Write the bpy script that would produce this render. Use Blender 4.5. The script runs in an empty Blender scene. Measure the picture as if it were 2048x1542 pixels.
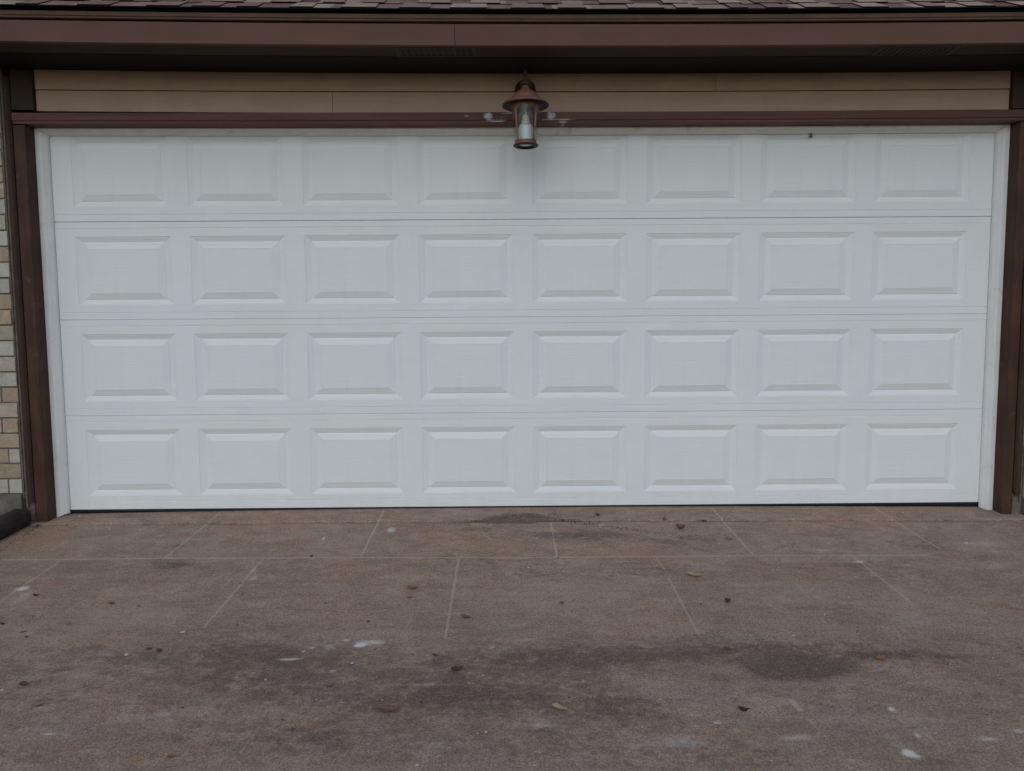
import bpy, math, random
import numpy as np
from mathutils import Vector, Matrix
R = math.radians
random.seed(7)
rng = np.random.default_rng(11)
scene = bpy.context.scene

# ------------------------------------------------------------ camera
cd = bpy.data.cameras.new('camera'); cam = bpy.data.objects.new('camera', cd)
scene.collection.objects.link(cam); scene.camera = cam
cd.sensor_fit = 'HORIZONTAL'; cd.sensor_width = 36.0; cd.lens = 36.0*1450/2048
cd.clip_start = 0.05; cd.clip_end = 2000
cam.matrix_world = Matrix.Translation((0.0316, -4.0386, 1.0105)) @ Matrix.Rotation(-0.0058, 4, 'Z') @ \
    Matrix.Rotation(math.pi/2-0.0803, 4, 'X') @ Matrix.Rotation(-0.0070, 4, 'Z')
scene.render.resolution_x = 1024; scene.render.resolution_y = 771

# ------------------------------------------------------------ light
SUN_EL, SUN_AZ = 40, 188          # elevation; compass bearing the light comes from (180 = behind the camera)
w = bpy.data.worlds.new('World'); scene.world = w; w.use_nodes = True
wn = w.node_tree.nodes; wl = w.node_tree.links
sky = wn.new('ShaderNodeTexSky'); sky.sky_type = 'NISHITA'; sky.sun_disc = False
sky.sun_elevation = R(SUN_EL); sky.sun_rotation = R(SUN_AZ); sky.dust_density = 1.0; sky.air_density = 1.0; sky.ozone_density = 1.0
wl.new(sky.outputs[0], wn['Background'].inputs['Color']); wn['Background'].inputs['Strength'].default_value = 0.105
sd = bpy.data.lights.new('sun', 'SUN'); sun = bpy.data.objects.new('sun', sd); scene.collection.objects.link(sun)
sd.energy = 0.5; sd.angle = R(75); sd.color = (1.0, 0.98, 0.95)
az = R(SUN_AZ); el = R(SUN_EL)
sdir = Vector((math.sin(az)*math.cos(el), math.cos(az)*math.cos(el), math.sin(el)))
sun.rotation_euler = sdir.to_track_quat('Z', 'Y').to_euler(); sun.location = (0, -6, 8)
scene.view_settings.view_transform = 'Standard'; scene.view_settings.look = 'None'
scene.view_settings.exposure = 0.18; scene.view_settings.gamma = 1.0

# ------------------------------------------------------------ helpers
col = scene.collection
WORLD = {}
def tag(o, label=None, cat=None, group=None, kind=None):
    if label: o['label'] = label
    if cat: o['category'] = cat
    if group: o['group'] = group
    if kind: o['kind'] = kind
    return o
def empty(name, loc, label, cat, group=None):
    o = bpy.data.objects.new(name, None); col.objects.link(o); o.location = loc
    o.empty_display_size = .1; WORLD[o.name] = Vector(loc)
    return tag(o, label, cat, group)
class MB:
    def __init__(s): s.v = []; s.f = []; s.c = []
    def quad(s, pts, c=None):
        n = len(s.v); s.v += [tuple(p) for p in pts]; s.f.append(tuple(range(n, n+len(pts)))); s.c.append(c)
    def box(s, x0, x1, y0, y1, z0, z1, c=None, fz=None, nx=1):
        # optional fz(x): height offset; nx: splits along x
        xs = [x0+(x1-x0)*i/nx for i in range(nx+1)]; n = len(s.v)
        for x in xs:
            d = fz(x) if fz else 0
            s.v += [(x, y0, z0+d), (x, y1, z0+d), (x, y1, z1+d), (x, y0, z1+d)]
        for i in range(nx):
            a = n+4*i; b = a+4
            for k in range(4):
                k2 = (k+1) % 4
                s.f.append((a+k, b+k, b+k2, a+k2)); s.c.append(c)
        s.f.append((n, n+1, n+2, n+3)); s.c.append(c)
        m = n+4*nx; s.f.append((m+3, m+2, m+1, m)); s.c.append(c)
    def prism_x(s, prof, x0, x1, c=None, fz=None, nx=1):   # prof: closed (y,z) polygon run along x
        xs = [x0+(x1-x0)*i/nx for i in range(nx+1)]; n = len(s.v); k = len(prof)
        for x in xs:
            d = fz(x) if fz else 0
            s.v += [(x, y, z+d) for y, z in prof]
        for i in range(nx):
            for j in range(k):
                a = n+k*i+j; b = n+k*i+(j+1) % k
                s.f.append((a, b, b+k, a+k)); s.c.append(c)
        s.f.append(tuple(range(n, n+k))); s.c.append(c)
        s.f.append(tuple(range(n+k*nx+k-1, n+k*nx-1, -1))); s.c.append(c)
    def prism_z(s, prof, z0, z1, ztop=None, c=None):        # prof: (x,y) polygon; z0/z1 may be callables of x
        n = len(s.v); k = len(prof)
        for zz in (z0, z1):
            s.v += [(x, y, zz(x, y) if callable(zz) else zz) for x, y in prof]
        for j in range(k):
            s.f.append((n+j, n+(j+1) % k, n+k+(j+1) % k, n+k+j)); s.c.append(c)
        s.f.append(tuple(range(n+k-1, n-1, -1))); s.c.append(c)
        s.f.append(tuple(range(n+k, n+2*k))); s.c.append(c)
    def lathe(s, prof, cx, cy, seg=40, a0=0, a1=2*math.pi, c=None):   # prof: (r,z)
        n = len(s.v); k = len(prof); full = abs(a1-a0-2*math.pi) < 1e-6
        m = seg if full else seg+1
        for i in range(m):
            a = a0+(a1-a0)*i/seg
            s.v += [(cx+r*math.cos(a), cy+r*math.sin(a), z) for r, z in prof]
        for i in range(seg):
            i2 = (i+1) % m
            for j in range(k-1):
                s.f.append((n+i*k+j, n+i2*k+j, n+i2*k+j+1, n+i*k+j+1)); s.c.append(c)
    def tube(s, pts, r, seg=8, c=None):
        pts = [Vector(p) for p in pts]; n = len(s.v); k = len(pts)
        rr = r if isinstance(r, (list, tuple)) else [r]*k
        for i, p in enumerate(pts):
            t = (pts[min(i+1, k-1)]-pts[max(i-1, 0)]).normalized()
            u = t.cross(Vector((0, 0, 1)) if abs(t.z) < .9 else Vector((1, 0, 0))).normalized(); v = t.cross(u)
            for j in range(seg):
                a = 2*math.pi*j/seg; s.v.append(tuple(p+(u*math.cos(a)+v*math.sin(a))*rr[i]))
        for i in range(k-1):
            for j in range(seg):
                s.f.append((n+i*seg+j, n+i*seg+(j+1) % seg, n+(i+1)*seg+(j+1) % seg, n+(i+1)*seg+j)); s.c.append(c)
        s.f.append(tuple(range(n+seg-1, n-1, -1))); s.c.append(c)
        s.f.append(tuple(range(n+(k-1)*seg, n+k*seg))); s.c.append(c)
    def build(s, name, mat, parent=None, smooth=False, bevel=0, solid=0, fix=True):
        org = Vector((0, 0, 0)); p = parent
        if p is not None: org = WORLD[p.name]
        me = bpy.data.meshes.new(name)
        me.from_pydata([(x-org.x, y-org.y, z-org.z) for x, y, z in s.v], [], s.f); me.update()
        if fix:
            import bmesh
            bm = bmesh.new(); bm.from_mesh(me); bmesh.ops.recalc_face_normals(bm, faces=bm.faces); bm.to_mesh(me); bm.free()
        if any(c is not None for c in s.c):
            at = me.color_attributes.new('tone', 'FLOAT_COLOR', 'CORNER'); i = 0
            buf = []
            for f, c in zip(s.f, s.c): buf += list(c or (1, 1, 1, 1))*len(f)
            at.data.foreach_set('color', buf)
        if smooth: me.polygons.foreach_set('use_smooth', [True]*len(me.polygons))
        me.materials.append(mat)
        o = bpy.data.objects.new(name, me); col.objects.link(o); WORLD[o.name] = org.copy()
        if parent is not None: o.parent = parent
        if solid:
            m = o.modifiers.new('s', 'SOLIDIFY'); m.thickness = solid; m.offset = 0
        if bevel:
            m = o.modifiers.new('b', 'BEVEL'); m.width = bevel; m.segments = 2; m.limit_method = 'ANGLE'; m.angle_limit = R(40)
        return o

class NT:   # tiny node helper
    def __init__(s, name):
        s.m = bpy.data.materials.new(name); s.m.use_nodes = True; s.t = s.m.node_tree
        s.n = s.t.nodes; s.b = s.n['Principled BSDF']; s.tc = s.n.new('ShaderNodeTexCoord')
        s.obj = s.tc.outputs['Object']
    def put(s, sock, v):
        if isinstance(v, bpy.types.NodeSocket): s.t.links.new(v, sock)
        elif isinstance(v, tuple) and len(v) == 3 and sock.type == 'RGBA': sock.default_value = (*v, 1)
        else: sock.default_value = v
    def scale(s, v, vec):
        n = s.n.new('ShaderNodeMapping'); s.put(n.inputs[0], v); n.inputs['Scale'].default_value = vec; return n.outputs[0]
    def noise(s, scale=5, detail=4, rough=.55, vec=None, dist=0):
        n = s.n.new('ShaderNodeTexNoise'); s.put(n.inputs['Vector'], vec or s.obj)
        n.inputs['Scale'].default_value = scale; n.inputs['Detail'].default_value = detail
        n.inputs['Roughness'].default_value = rough; n.inputs['Distortion'].default_value = dist; return n.outputs[0]
    def ramp(s, f, a, b, lo=0., hi=1.):
        n = s.n.new('ShaderNodeMapRange'); s.put(n.inputs[0], f); n.interpolation_type = 'SMOOTHSTEP'
        n.inputs[1].default_value = a; n.inputs[2].default_value = b; n.inputs[3].default_value = lo; n.inputs[4].default_value = hi
        return n.outputs[0]
    def math(s, op, a, b=0., c=0., clamp=False):
        n = s.n.new('ShaderNodeMath'); n.operation = op; n.use_clamp = clamp
        s.put(n.inputs[0], a); s.put(n.inputs[1], b); s.put(n.inputs[2], c); return n.outputs[0]
    def mix(s, f, a, b, mode='MIX'):
        n = s.n.new('ShaderNodeMix'); n.data_type = 'RGBA'; n.blend_type = mode
        s.put(n.inputs[0], f); s.put(n.inputs[6], a); s.put(n.inputs[7], b); return n.outputs[2]
    def attr(s, name):
        n = s.n.new('ShaderNodeAttribute'); n.attribute_name = name; return n
    def sep(s, v):
        n = s.n.new('ShaderNodeSeparateXYZ'); s.put(n.inputs[0], v); return n.outputs
    def bump(s, h, strength=.3, dist=.01, prev=None):
        n = s.n.new('ShaderNodeBump'); s.put(n.inputs['Height'], h); n.inputs['Strength'].default_value = strength
        n.inputs['Distance'].default_value = dist
        if prev is not None: s.put(n.inputs['Normal'], prev)
        return n.outputs[0]
    def out(s, color, rough=.8, normal=None, spec=.3, metal=0.):
        s.put(s.b.inputs['Base Color'], color); s.put(s.b.inputs['Roughness'], rough)
        s.b.inputs['Specular IOR Level'].default_value = spec; s.put(s.b.inputs['Metallic'], metal)
        if normal is not None: s.put(s.b.inputs['Normal'], normal)
        return s.m

# measured positions on the driveway: joints (x0,y0,x1,y1,strength), stains (x,y,rx,ry,amount), litter (x,y,size)
JOINTS= [(-2.382, -0.663, 0.153, -0.729, 0.8), (0.153, -0.729, 2.011, -0.717, 0.7), (-2.078, -0.689, -2.068, -1.117, 0.8), (-1.122, -0.708, -1.123, -1.387, 0.75), (-0.204, -0.737, -0.203, -1.487, 0.75), (0.714, -0.749, 0.727, -0.882, 0.6), (0.724, -0.958, 0.724, -1.473, 0.7), (1.642, -0.724, 1.646, -1.213, 0.8), (1.679, -1.402, 1.676, -1.46, 0.3), (-1.59, -0.019, -1.595, -0.698, 0.9), (-0.67, -0.026, -0.666, -0.712, 0.9), (0.256, -0.237, 0.256, -0.726, 1.0), (1.177, -0.014, 1.179, -0.717, 0.85), (2.097, -0.022, 2.105, -0.641, 0.85), (0.885, -1.807, 0.898, -1.885, 0.25), (0.902, -1.874, 0.91, -1.947, 1.2), (0.912, -1.972, 0.932, -2.076, 0.4), (-1.168, -0.718, -1.13, -0.813, 0.6), (-1.13, -0.813, -1.073, -0.946, 0.35), (1.465, -0.79, 1.841, -0.837, 0.3), (1.932, -0.152, 2.152, -0.167, 0.3)]

DARK= [(1.02, -1.72, 0.208, 0.07, 1.3), (0.926, -1.728, 0.099, 0.061, 0.5), (0.967, -1.617, 0.364, 0.084, 0.5), (1.374, -1.636, 0.224, 0.043, 0.7), (0.716, -1.765, 0.057, 0.059, 0.5), (0.648, -1.646, 0.222, 0.098, 0.4), (0.082, -1.702, 0.434, 0.172, 0.45), (-0.582, -1.778, 0.617, 0.235, 0.33), (-0.998, -1.708, 0.503, 0.17, 0.28), (0.258, -1.608, 0.434, 0.084, 0.35), (-0.188, -1.856, 0.47, 0.082, 0.35), (0.429, -1.906, 0.23, 0.065, 0.5), (0.294, -2.004, 0.292, 0.12, 0.3), (-0.14, -2.066, 0.498, 0.101, 0.25), (0.546, -2.162, 0.338, 0.082, 0.25), (-1.524, -0.78, 0.233, 0.1, 0.8), (-1.613, -0.561, 0.075, 0.1, 0.5), (-2.097, -0.076, 0.086, 0.061, 0.4), (0.898, -0.547, 0.27, 0.101, 0.35), (0.012, -0.427, 0.152, 0.126, 0.35), (0.708, -0.511, 0.373, 0.138, 0.3), (2.008, -0.596, 0.196, 0.119, 0.6), (1.574, -0.843, 0.295, 0.068, 0.5), (1.748, -0.942, 0.331, 0.162, 0.35), (-0.244, -0.736, 0.304, 0.09, 0.35), (-0.94, -1.401, 0.283, 0.031, 0.3), (0.444, -0.422, 0.254, 0.09, 0.3), (-0.739, -2.054, 0.215, 0.068, 0.3), (0.886, -1.547, 0.8, 0.105, 0.25), (-1.067, -1.544, 0.448, 0.106, 0.2), (-1.541, -1.836, 0.24, 0.083, 0.2), (1.271, -1.278, 0.295, 0.064, 0.2), (0.655, -0.909, 0.553, 0.066, 0.25), (0.147, -0.17, 0.23, 0.082, 0.9), (0.091, -0.233, 0.267, 0.04, 0.8), (0.367, -0.435, 0.304, 0.072, 0.4), (-0.119, -0.336, 0.078, 0.046, 0.5), (-0.01, -0.812, 0.342, 0.116, 0.15)]

LIGHT= [(-1.579, -1.258, 0.401, 0.196, 0.3), (-1.31, -1.203, 0.264, 0.136, 0.3), (0.309, -1.059, 0.527, 0.149, 0.3), (0.115, -1.175, 0.609, 0.138, 0.25), (1.136, -1.165, 0.307, 0.116, 0.25), (0.697, -1.883, 0.201, 0.107, 0.35), (0.529, -1.798, 0.128, 0.072, 0.3), (-0.445, -1.452, 0.184, 0.049, 0.5), (0.004, -2.233, 0.588, 0.095, 0.3), (1.521, -0.649, 0.18, 0.044, 0.25), (1.36, -2.083, 0.213, 0.089, 0.3), (1.713, -1.362, 0.249, 0.122, 0.2), (-1.288, -2.041, 0.218, 0.069, 0.3), (0.83, -0.406, 0.153, 0.146, 0.25), (-2.032, -0.487, 0.32, 0.175, 0.15), (1.098, -2.012, 0.263, 0.071, 0.25), (-0.857, -0.401, 0.283, 0.146, 0.2), (-0.072, -0.097, 0.221, 0.043, 0.5), (2.395, -0.546, 0.15, 0.171, 0.35), (-0.766, -1.058, 0.149, 0.074, 0.2)]

RUST= [(-0.565, -1.989, 0.037, 0.029, 1.0), (-0.995, -2.139, 0.035, 0.027, 0.9), (-1.028, -2.154, 0.041, 0.016, 0.6), (-0.049, -2.022, 0.066, 0.023, 0.7), (-0.116, -1.993, 0.045, 0.016, 0.5), (-0.477, -1.89, 0.124, 0.039, 0.5), (-2.367, -0.468, 0.208, 0.177, 0.5), (1.396, -0.942, 0.22, 0.134, 0.4), (-0.012, -0.565, 0.367, 0.2, 0.35), (-1.611, -1.146, 0.062, 0.046, 0.5), (-0.806, -0.902, 0.223, 0.082, 0.2), (1.116, -1.42, 0.28, 0.058, 0.25), (-0.335, -1.455, 0.46, 0.037, 0.3), (0.688, -2.055, 0.1, 0.016, 0.5), (1.291, -2.168, 0.136, 0.051, 0.3), (-0.215, -1.896, 0.046, 0.018, 0.5), (-0.678, -1.329, 0.058, 0.024, 0.4), (-2.373, -0.213, 0.278, 0.081, 0.3), (0.587, -0.642, 0.24, 0.096, 0.3), (1.125, -0.829, 0.227, 0.114, 0.3), (1.199, -2.208, 0.133, 0.039, 0.3), (-0.297, -2.149, 0.096, 0.031, 0.4)]

WHITE= [(1.131, -2.142, 0.023, 0.021, 1.3), (1.146, -2.155, 0.016, 0.01, 0.8), (1.188, -1.939, 0.014, 0.015, 0.9), (1.196, -2.064, 0.011, 0.018, 0.6), (-0.504, -1.527, 0.022, 0.014, 1.0), (-0.472, -1.507, 0.055, 0.018, 0.5), (-0.56, -1.49, 0.018, 0.005, 0.9), (-0.03, -1.548, 0.012, 0.01, 0.6), (-2.057, -0.998, 0.029, 0.025, 0.8), (-1.127, -0.836, 0.018, 0.057, 0.4), (1.638, -0.796, 0.039, 0.015, 1.0), (1.841, -0.837, 0.023, 0.009, 0.6), (-0.73, -1.617, 0.038, 0.005, 0.8), (-0.697, -1.564, 0.006, 0.005, 1.0), (-0.673, -1.541, 0.013, 0.007, 0.5), (-0.612, -1.535, 0.018, 0.018, 0.3), (-0.563, -1.695, 0.013, 0.009, 0.5), (-1.304, -2.015, 0.033, 0.006, 0.5), (-1.214, -2.008, 0.016, 0.004, 0.4), (-1.015, -1.983, 0.011, 0.003, 0.5), (-0.878, -2.028, 0.022, 0.004, 0.4), (-0.578, -0.344, 0.026, 0.045, 0.5), (0.51, -2.082, 0.084, 0.033, 0.25), (0.84, -2.07, 0.064, 0.018, 0.35), (1.391, -2.079, 0.042, 0.015, 0.5), (1.495, -2.043, 0.029, 0.011, 0.6), (1.432, -2.061, 0.01, 0.023, 0.3), (1.536, -1.925, 0.009, 0.016, 0.3), (0.639, -1.994, 0.009, 0.007, 0.9), (0.133, -2.001, 0.044, 0.012, 0.3), (1.521, -0.649, 0.084, 0.026, 0.3), (2.344, -0.567, 0.187, 0.068, 0.2), (2.353, -0.665, 0.031, 0.007, 0.6), (-0.901, -0.449, 0.007, 0.036, 0.9), (-0.167, -2.077, 0.098, 0.011, 0.15), (0.512, -0.289, 0.04, 0.023, 0.4), (-1.999, -1.083, 0.033, 0.064, 0.25), (-1.094, -0.93, 0.02, 0.053, 0.35), (0.952, -2.166, 0.02, 0.006, 0.3), (0.395, -2.096, 0.042, 0.008, 0.25), (-1.014, -1.929, 0.03, 0.013, 0.3), (-0.227, -1.78, 0.162, 0.009, 0.15), (1.148, -1.843, 0.016, 0.008, 0.3)]

LEAVES= [(-0.374, -1.064, 0.042, 'ob'), (-0.136, -1.33, 0.04, 'br'), (0.92, -0.363, 0.049, 'rd'), (0.839, -0.959, 0.062, 'pt'), (1.128, -0.515, 0.035, 'tn'), (0.909, -1.213, 0.026, 'db'), (1.3, -1.655, 0.036, 'ot'), (0.796, -1.581, 0.023, 'or'), (0.735, -1.948, 0.03, 'bk'), (0.182, -1.928, 0.044, 'pt'), (-0.337, -1.929, 0.069, 'rd2'), (-0.145, -1.704, 0.041, 'dk'), (-1.249, -1.538, 0.022, 'dk'), (-1.204, -1.557, 0.022, 'dk'), (-1.549, -1.757, 0.027, 'dk'), (-1.582, -1.166, 0.026, 'or'), (0.242, -1.218, 0.018, 'br'), (-0.899, -2.131, 0.022, 'rd'), (-0.55, -1.79, 0.032, 'stem'), (-1.43, -1.874, 0.028, 'stem'), (-1.397, -1.659, 0.022, 'pstem'), (-1.654, -1.339, 0.022, 'pcurl'), (-0.226, -1.609, 0.022, 'bk'), (-0.6, -2.014, 0.013, 'br'), (0.518, -0.153, 0.028, 'dk')]

CRUMBS= [(0.05, -1.21, 0.01), (0.34, -1.272, 0.01), (0.276, -1.284, 0.008), (-0.508, -1.214, 0.01), (0.398, -0.457, 0.015), (0.582, -0.112, 0.011), (0.795, -1.226, 0.01), (0.889, -1.342, 0.011), (0.912, -1.449, 0.008), (1.355, -0.687, 0.009), (-1.947, -1.076, 0.025), (-1.44, -1.102, 0.013), (-1.459, -1.193, 0.018), (-1.838, -1.264, 0.017), (-1.914, -1.327, 0.021), (-1.79, -1.391, 0.027), (-1.752, -1.434, 0.018), (-1.124, -0.986, 0.018), (-1.078, -1.096, 0.01), (-1.0, -1.303, 0.011), (-0.999, -1.368, 0.014), (-0.743, -1.181, 0.008), (-0.71, -1.191, 0.012), (-1.802, -0.807, 0.018), (-1.6, -1.533, 0.007), (-1.348, -1.599, 0.01), (-0.971, -1.897, 0.009), (-0.686, -1.979, 0.011), (-0.645, -1.967, 0.01), (-0.281, -1.862, 0.013), (-0.242, -1.887, 0.01), (0.352, -1.99, 0.011), (0.216, -1.868, 0.014), (-0.377, -1.15, 0.023), (-0.506, -1.354, 0.015), (0.894, -0.492, 0.025), (1.075, -0.249, 0.036), (-1.585, -0.21, 0.022), (-1.796, -0.672, 0.009), (-1.122, -0.738, 0.012), (-0.897, -0.692, 0.024), (0.379, -0.442, 0.013), (-1.323, -2.137, 0.007), (-1.171, -2.159, 0.008), (-0.35, -2.028, 0.006), (-0.379, -2.08, 0.006), (0.259, -0.742, 0.012), (0.805, -1.466, 0.008), (-1.286, -1.712, 0.008), (-1.28, -1.796, 0.009)]

CHIPS= [(-0.495, -0.655, 0.009), (-0.002, -0.262, 0.011), (0.579, -0.885, 0.009), (0.894, -0.757, 0.007), (1.256, -0.453, 0.008), (1.691, -0.482, 0.007), (1.544, -0.963, 0.011), (1.066, -1.484, 0.02), (2.279, -0.561, 0.037), (1.418, -1.166, 0.017), (1.521, -0.662, 0.014), (1.586, -0.649, 0.012), (1.251, -1.32, 0.016), (1.246, -0.859, 0.009), (-1.185, -1.412, 0.034), (-2.368, -0.042, 0.024), (-1.281, -0.885, 0.013), (-1.382, -0.881, 0.007), (-1.411, -0.902, 0.009), (-2.022, -0.636, 0.01), (-2.082, -0.261, 0.021), (-1.771, -0.381, 0.01), (-1.821, -0.524, 0.01), (-1.101, -0.317, 0.013), (-1.256, -0.557, 0.007), (-1.313, -1.57, 0.025), (-1.602, -1.781, 0.019), (-1.303, -1.815, 0.012), (-0.769, -1.744, 0.016), (-0.697, -1.564, 0.007), (0.416, -2.013, 0.01), (-0.062, -2.04, 0.012), (-0.039, -2.034, 0.015), (-0.219, -2.173, 0.017), (0.284, -1.864, 0.01), (0.268, -1.774, 0.011), (-0.099, -1.779, 0.008), (-0.057, -1.733, 0.014), (-0.078, -1.635, 0.01), (0.024, -1.64, 0.007), (-0.006, -1.583, 0.005), (0.384, -1.656, 0.007), (-0.505, -1.649, 0.02), (-0.204, -2.161, 0.006), (0.016, -1.971, 0.006), (0.36, -2.124, 0.009), (1.692, -1.643, 0.01), (1.519, -1.682, 0.012), (0.917, -2.051, 0.007), (0.738, -2.168, 0.011), (1.515, -1.915, 0.009), (0.119, -0.849, 0.016), (1.06, -0.569, 0.02), (-0.886, -2.028, 0.006), (-0.365, -1.869, 0.014), (0.892, -0.278, 0.038), (2.212, -0.108, 0.022), (1.105, -1.535, 0.011), (0.911, -1.537, 0.011), (0.995, -0.77, 0.014), (-0.813, -2.141, 0.006), (-1.365, -1.961, 0.007), (-0.893, -1.909, 0.006), (-1.344, -1.754, 0.01)]

# ------------------------------------------------------------ materials
def paint(name, c, c2=None, rough=.6, grain=(3, 40, 40), amt=.5, fleck=.0, bump=.15, bscale=300, spec=.15, worn=None):
    t = NT(name); c2 = c2 or tuple(x*.75 for x in c)
    a = t.noise(1., 5, .6, t.scale(t.obj, grain)); b = t.noise(6, 4, .6)
    f = t.math('MULTIPLY_ADD', a, .5, t.math('MULTIPLY', b, .5))
    k = t.mix(t.ramp(f, .35, .65, 0, amt*2 if amt < .5 else 1), c, c2)
    fine = t.noise(bscale, 3, .7)
    k = t.mix(t.ramp(fine, .3, .7, 0, .25), k, tuple(x*1.35 for x in c))
    if worn:
        k = t.mix(t.ramp(t.noise(9, 6, .7), worn[0], worn[0]+.06, 0, worn[1]), k, worn[2])
    return t.out(k, rough, t.bump(t.math('ADD', a, fine), bump, .002), spec)

def m_door():
    t = NT('white_enamel')
    g1 = t.noise(1., 5, .7, t.scale(t.obj, (6, 5, 120)), .7)
    g2 = t.noise(1., 4, .6, t.scale(t.obj, (16, 10, 330)), .3)
    h = t.math('ADD', g1, t.math('MULTIPLY', g2, .5))
    d = t.noise(2.3, 5, .6)
    c = t.mix(t.ramp(d, .35, .7, 0, .6), (.80, .83, .815), (.755, .785, .77))
    c = t.mix(t.ramp(t.noise(14, 5, .7), .58, .75, 0, .25), c, (.70, .73, .72))
    c = t.mix(t.ramp(g1, .35, .62, .07, 0), c, (.56, .59, .59))
    st = t.noise(1., 5, .7, t.scale(t.obj, (26, 5, 1.1)))
    c = t.mix(t.ramp(st, .56, .74, 0, .13), c, (.66, .67, .64))
    x, y, z = t.sep(t.obj)
    low = t.math('MULTIPLY', t.ramp(z, .02, .16, 1, 0), t.ramp(z, -.01, 0, 0, 1))
    c = t.mix(t.math('MULTIPLY', low, t.ramp(t.noise(11, 6, .75), .42, .66, 0, .09)), c, (.50, .46, .41))
    return t.out(c, t.ramp(d, .3, .7, .42, .6), t.bump(h, .6, .0022, t.bump(t.noise(3.2, 2, .5), .5, .006)), .3)
M_door = m_door()
M_trimw = paint('white_vinyl', (.78, .79, .77), (.71, .72, .70), .6, (30, 30, 3), .5, bump=.08, worn=(.60, .35, (.50, .49, .46)))
M_trimw2 = M_trimw
M_seal = NT('black_rubber').out((.010, .011, .014), .6)
M_gap = NT('dark_gap').out((.012, .009, .007), .9)
M_jamb = paint('dark_brown_paint', (.080, .040, .026), (.043, .022, .016), .55, (40, 40, 2.2), .5, bump=.3, worn=(.60, .5, (.12, .060, .033)))
M_casing = paint('brown_grey_paint', (.062, .036, .026), (.040, .023, .017), .6, (40, 40, 2.2), .5, bump=.3, worn=(.62, .5, (.09, .062, .05)))
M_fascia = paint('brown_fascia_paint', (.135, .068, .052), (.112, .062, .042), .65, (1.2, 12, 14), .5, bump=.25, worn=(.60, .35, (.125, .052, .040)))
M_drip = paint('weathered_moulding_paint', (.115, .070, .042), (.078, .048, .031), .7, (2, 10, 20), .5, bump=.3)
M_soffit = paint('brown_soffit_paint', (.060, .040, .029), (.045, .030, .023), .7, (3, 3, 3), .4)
M_soffit_shade = paint('shaded_soffit_paint', (.020, .014, .013), (.014, .010, .010), .7, (3, 3, 3), .4)  # soffit colour with the deep eave shade put into it
M_corner = paint('dark_corner_board_paint', (.058, .038, .028), (.042, .028, .021), .7, (20, 20, 2), .5)
M_siding = paint('tan_siding_paint', (.46, .325, .250), (.405, .285, .225), .75, (2.5, 9, 22), .5, bump=.5, worn=(.66, .3, (.38, .26, .20)))
M_vent = NT('vent_mesh').out((.02, .022, .02), .7)
M_ventbar = paint('vent_metal', (.085, .085, .075), None, .6)

def m_header():
    t = NT('worn_header_paint'); c = (.155, .074, .056)
    a = t.noise(1., 5, .6, t.scale(t.obj, (1.5, 14, 40))); k = t.mix(t.ramp(a, .35, .65), c, (.108, .054, .040))
    fine = t.noise(300, 3, .7); k = t.mix(t.ramp(fine, .3, .7, 0, .25), k, (.16, .09, .075))
    x, y, z = t.sep(t.obj)
    def blob(x0, z0, rx, rz):
        dx = t.math('MULTIPLY', t.math('SUBTRACT', x, x0-.12), 1/rx); dz = t.math('MULTIPLY', t.math('SUBTRACT', z, z0), 1/rz)
        return t.math('ADD', t.math('MULTIPLY', dx, dx), t.math('MULTIPLY', dz, dz))
    brush = t.noise(1., 6, .8, t.scale(t.obj, (60, 10, 150)), .6)
    brush2 = t.noise(1., 6, .8, t.scale(t.obj, (26, 10, 260)), .6)
    for (x0, z0, rx, rz, s, br) in ((-.062, 2.118, .030, .026, .95, brush), (.268, 2.117, .030, .024, .95, brush),
                                    (-.02, 2.094, .075, .007, .8, brush2), (.30, 2.098, .11, .005, .8, brush2), (.33, 2.088, .03, .012, .5, brush),
                                    (-.175, 2.118, .012, .006, .5, brush), (.10, 2.131, .12, .004, .6, brush2)):
        d = blob(x0, z0, rx, rz)
        f = t.math('SUBTRACT', t.math('MULTIPLY', br, 2.6), t.math('MULTIPLY', d, .75))
        k = t.mix(t.ramp(f, .70, 1.25, 0, s), k, (.50, .52, .55))
    for x0 in (-.015, .235):
        d = blob(x0, 2.118, .030, .03); f = t.math('SUBTRACT', t.math('MULTIPLY', brush, 2.2), d)
        k = t.mix(t.ramp(f, .3, 1.0, 0, .55), k, (.06, .045, .04))
    return t.out(k, .6, t.bump(t.math('ADD', a, fine), .3, .002), .15)
M_header = m_header()

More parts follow.
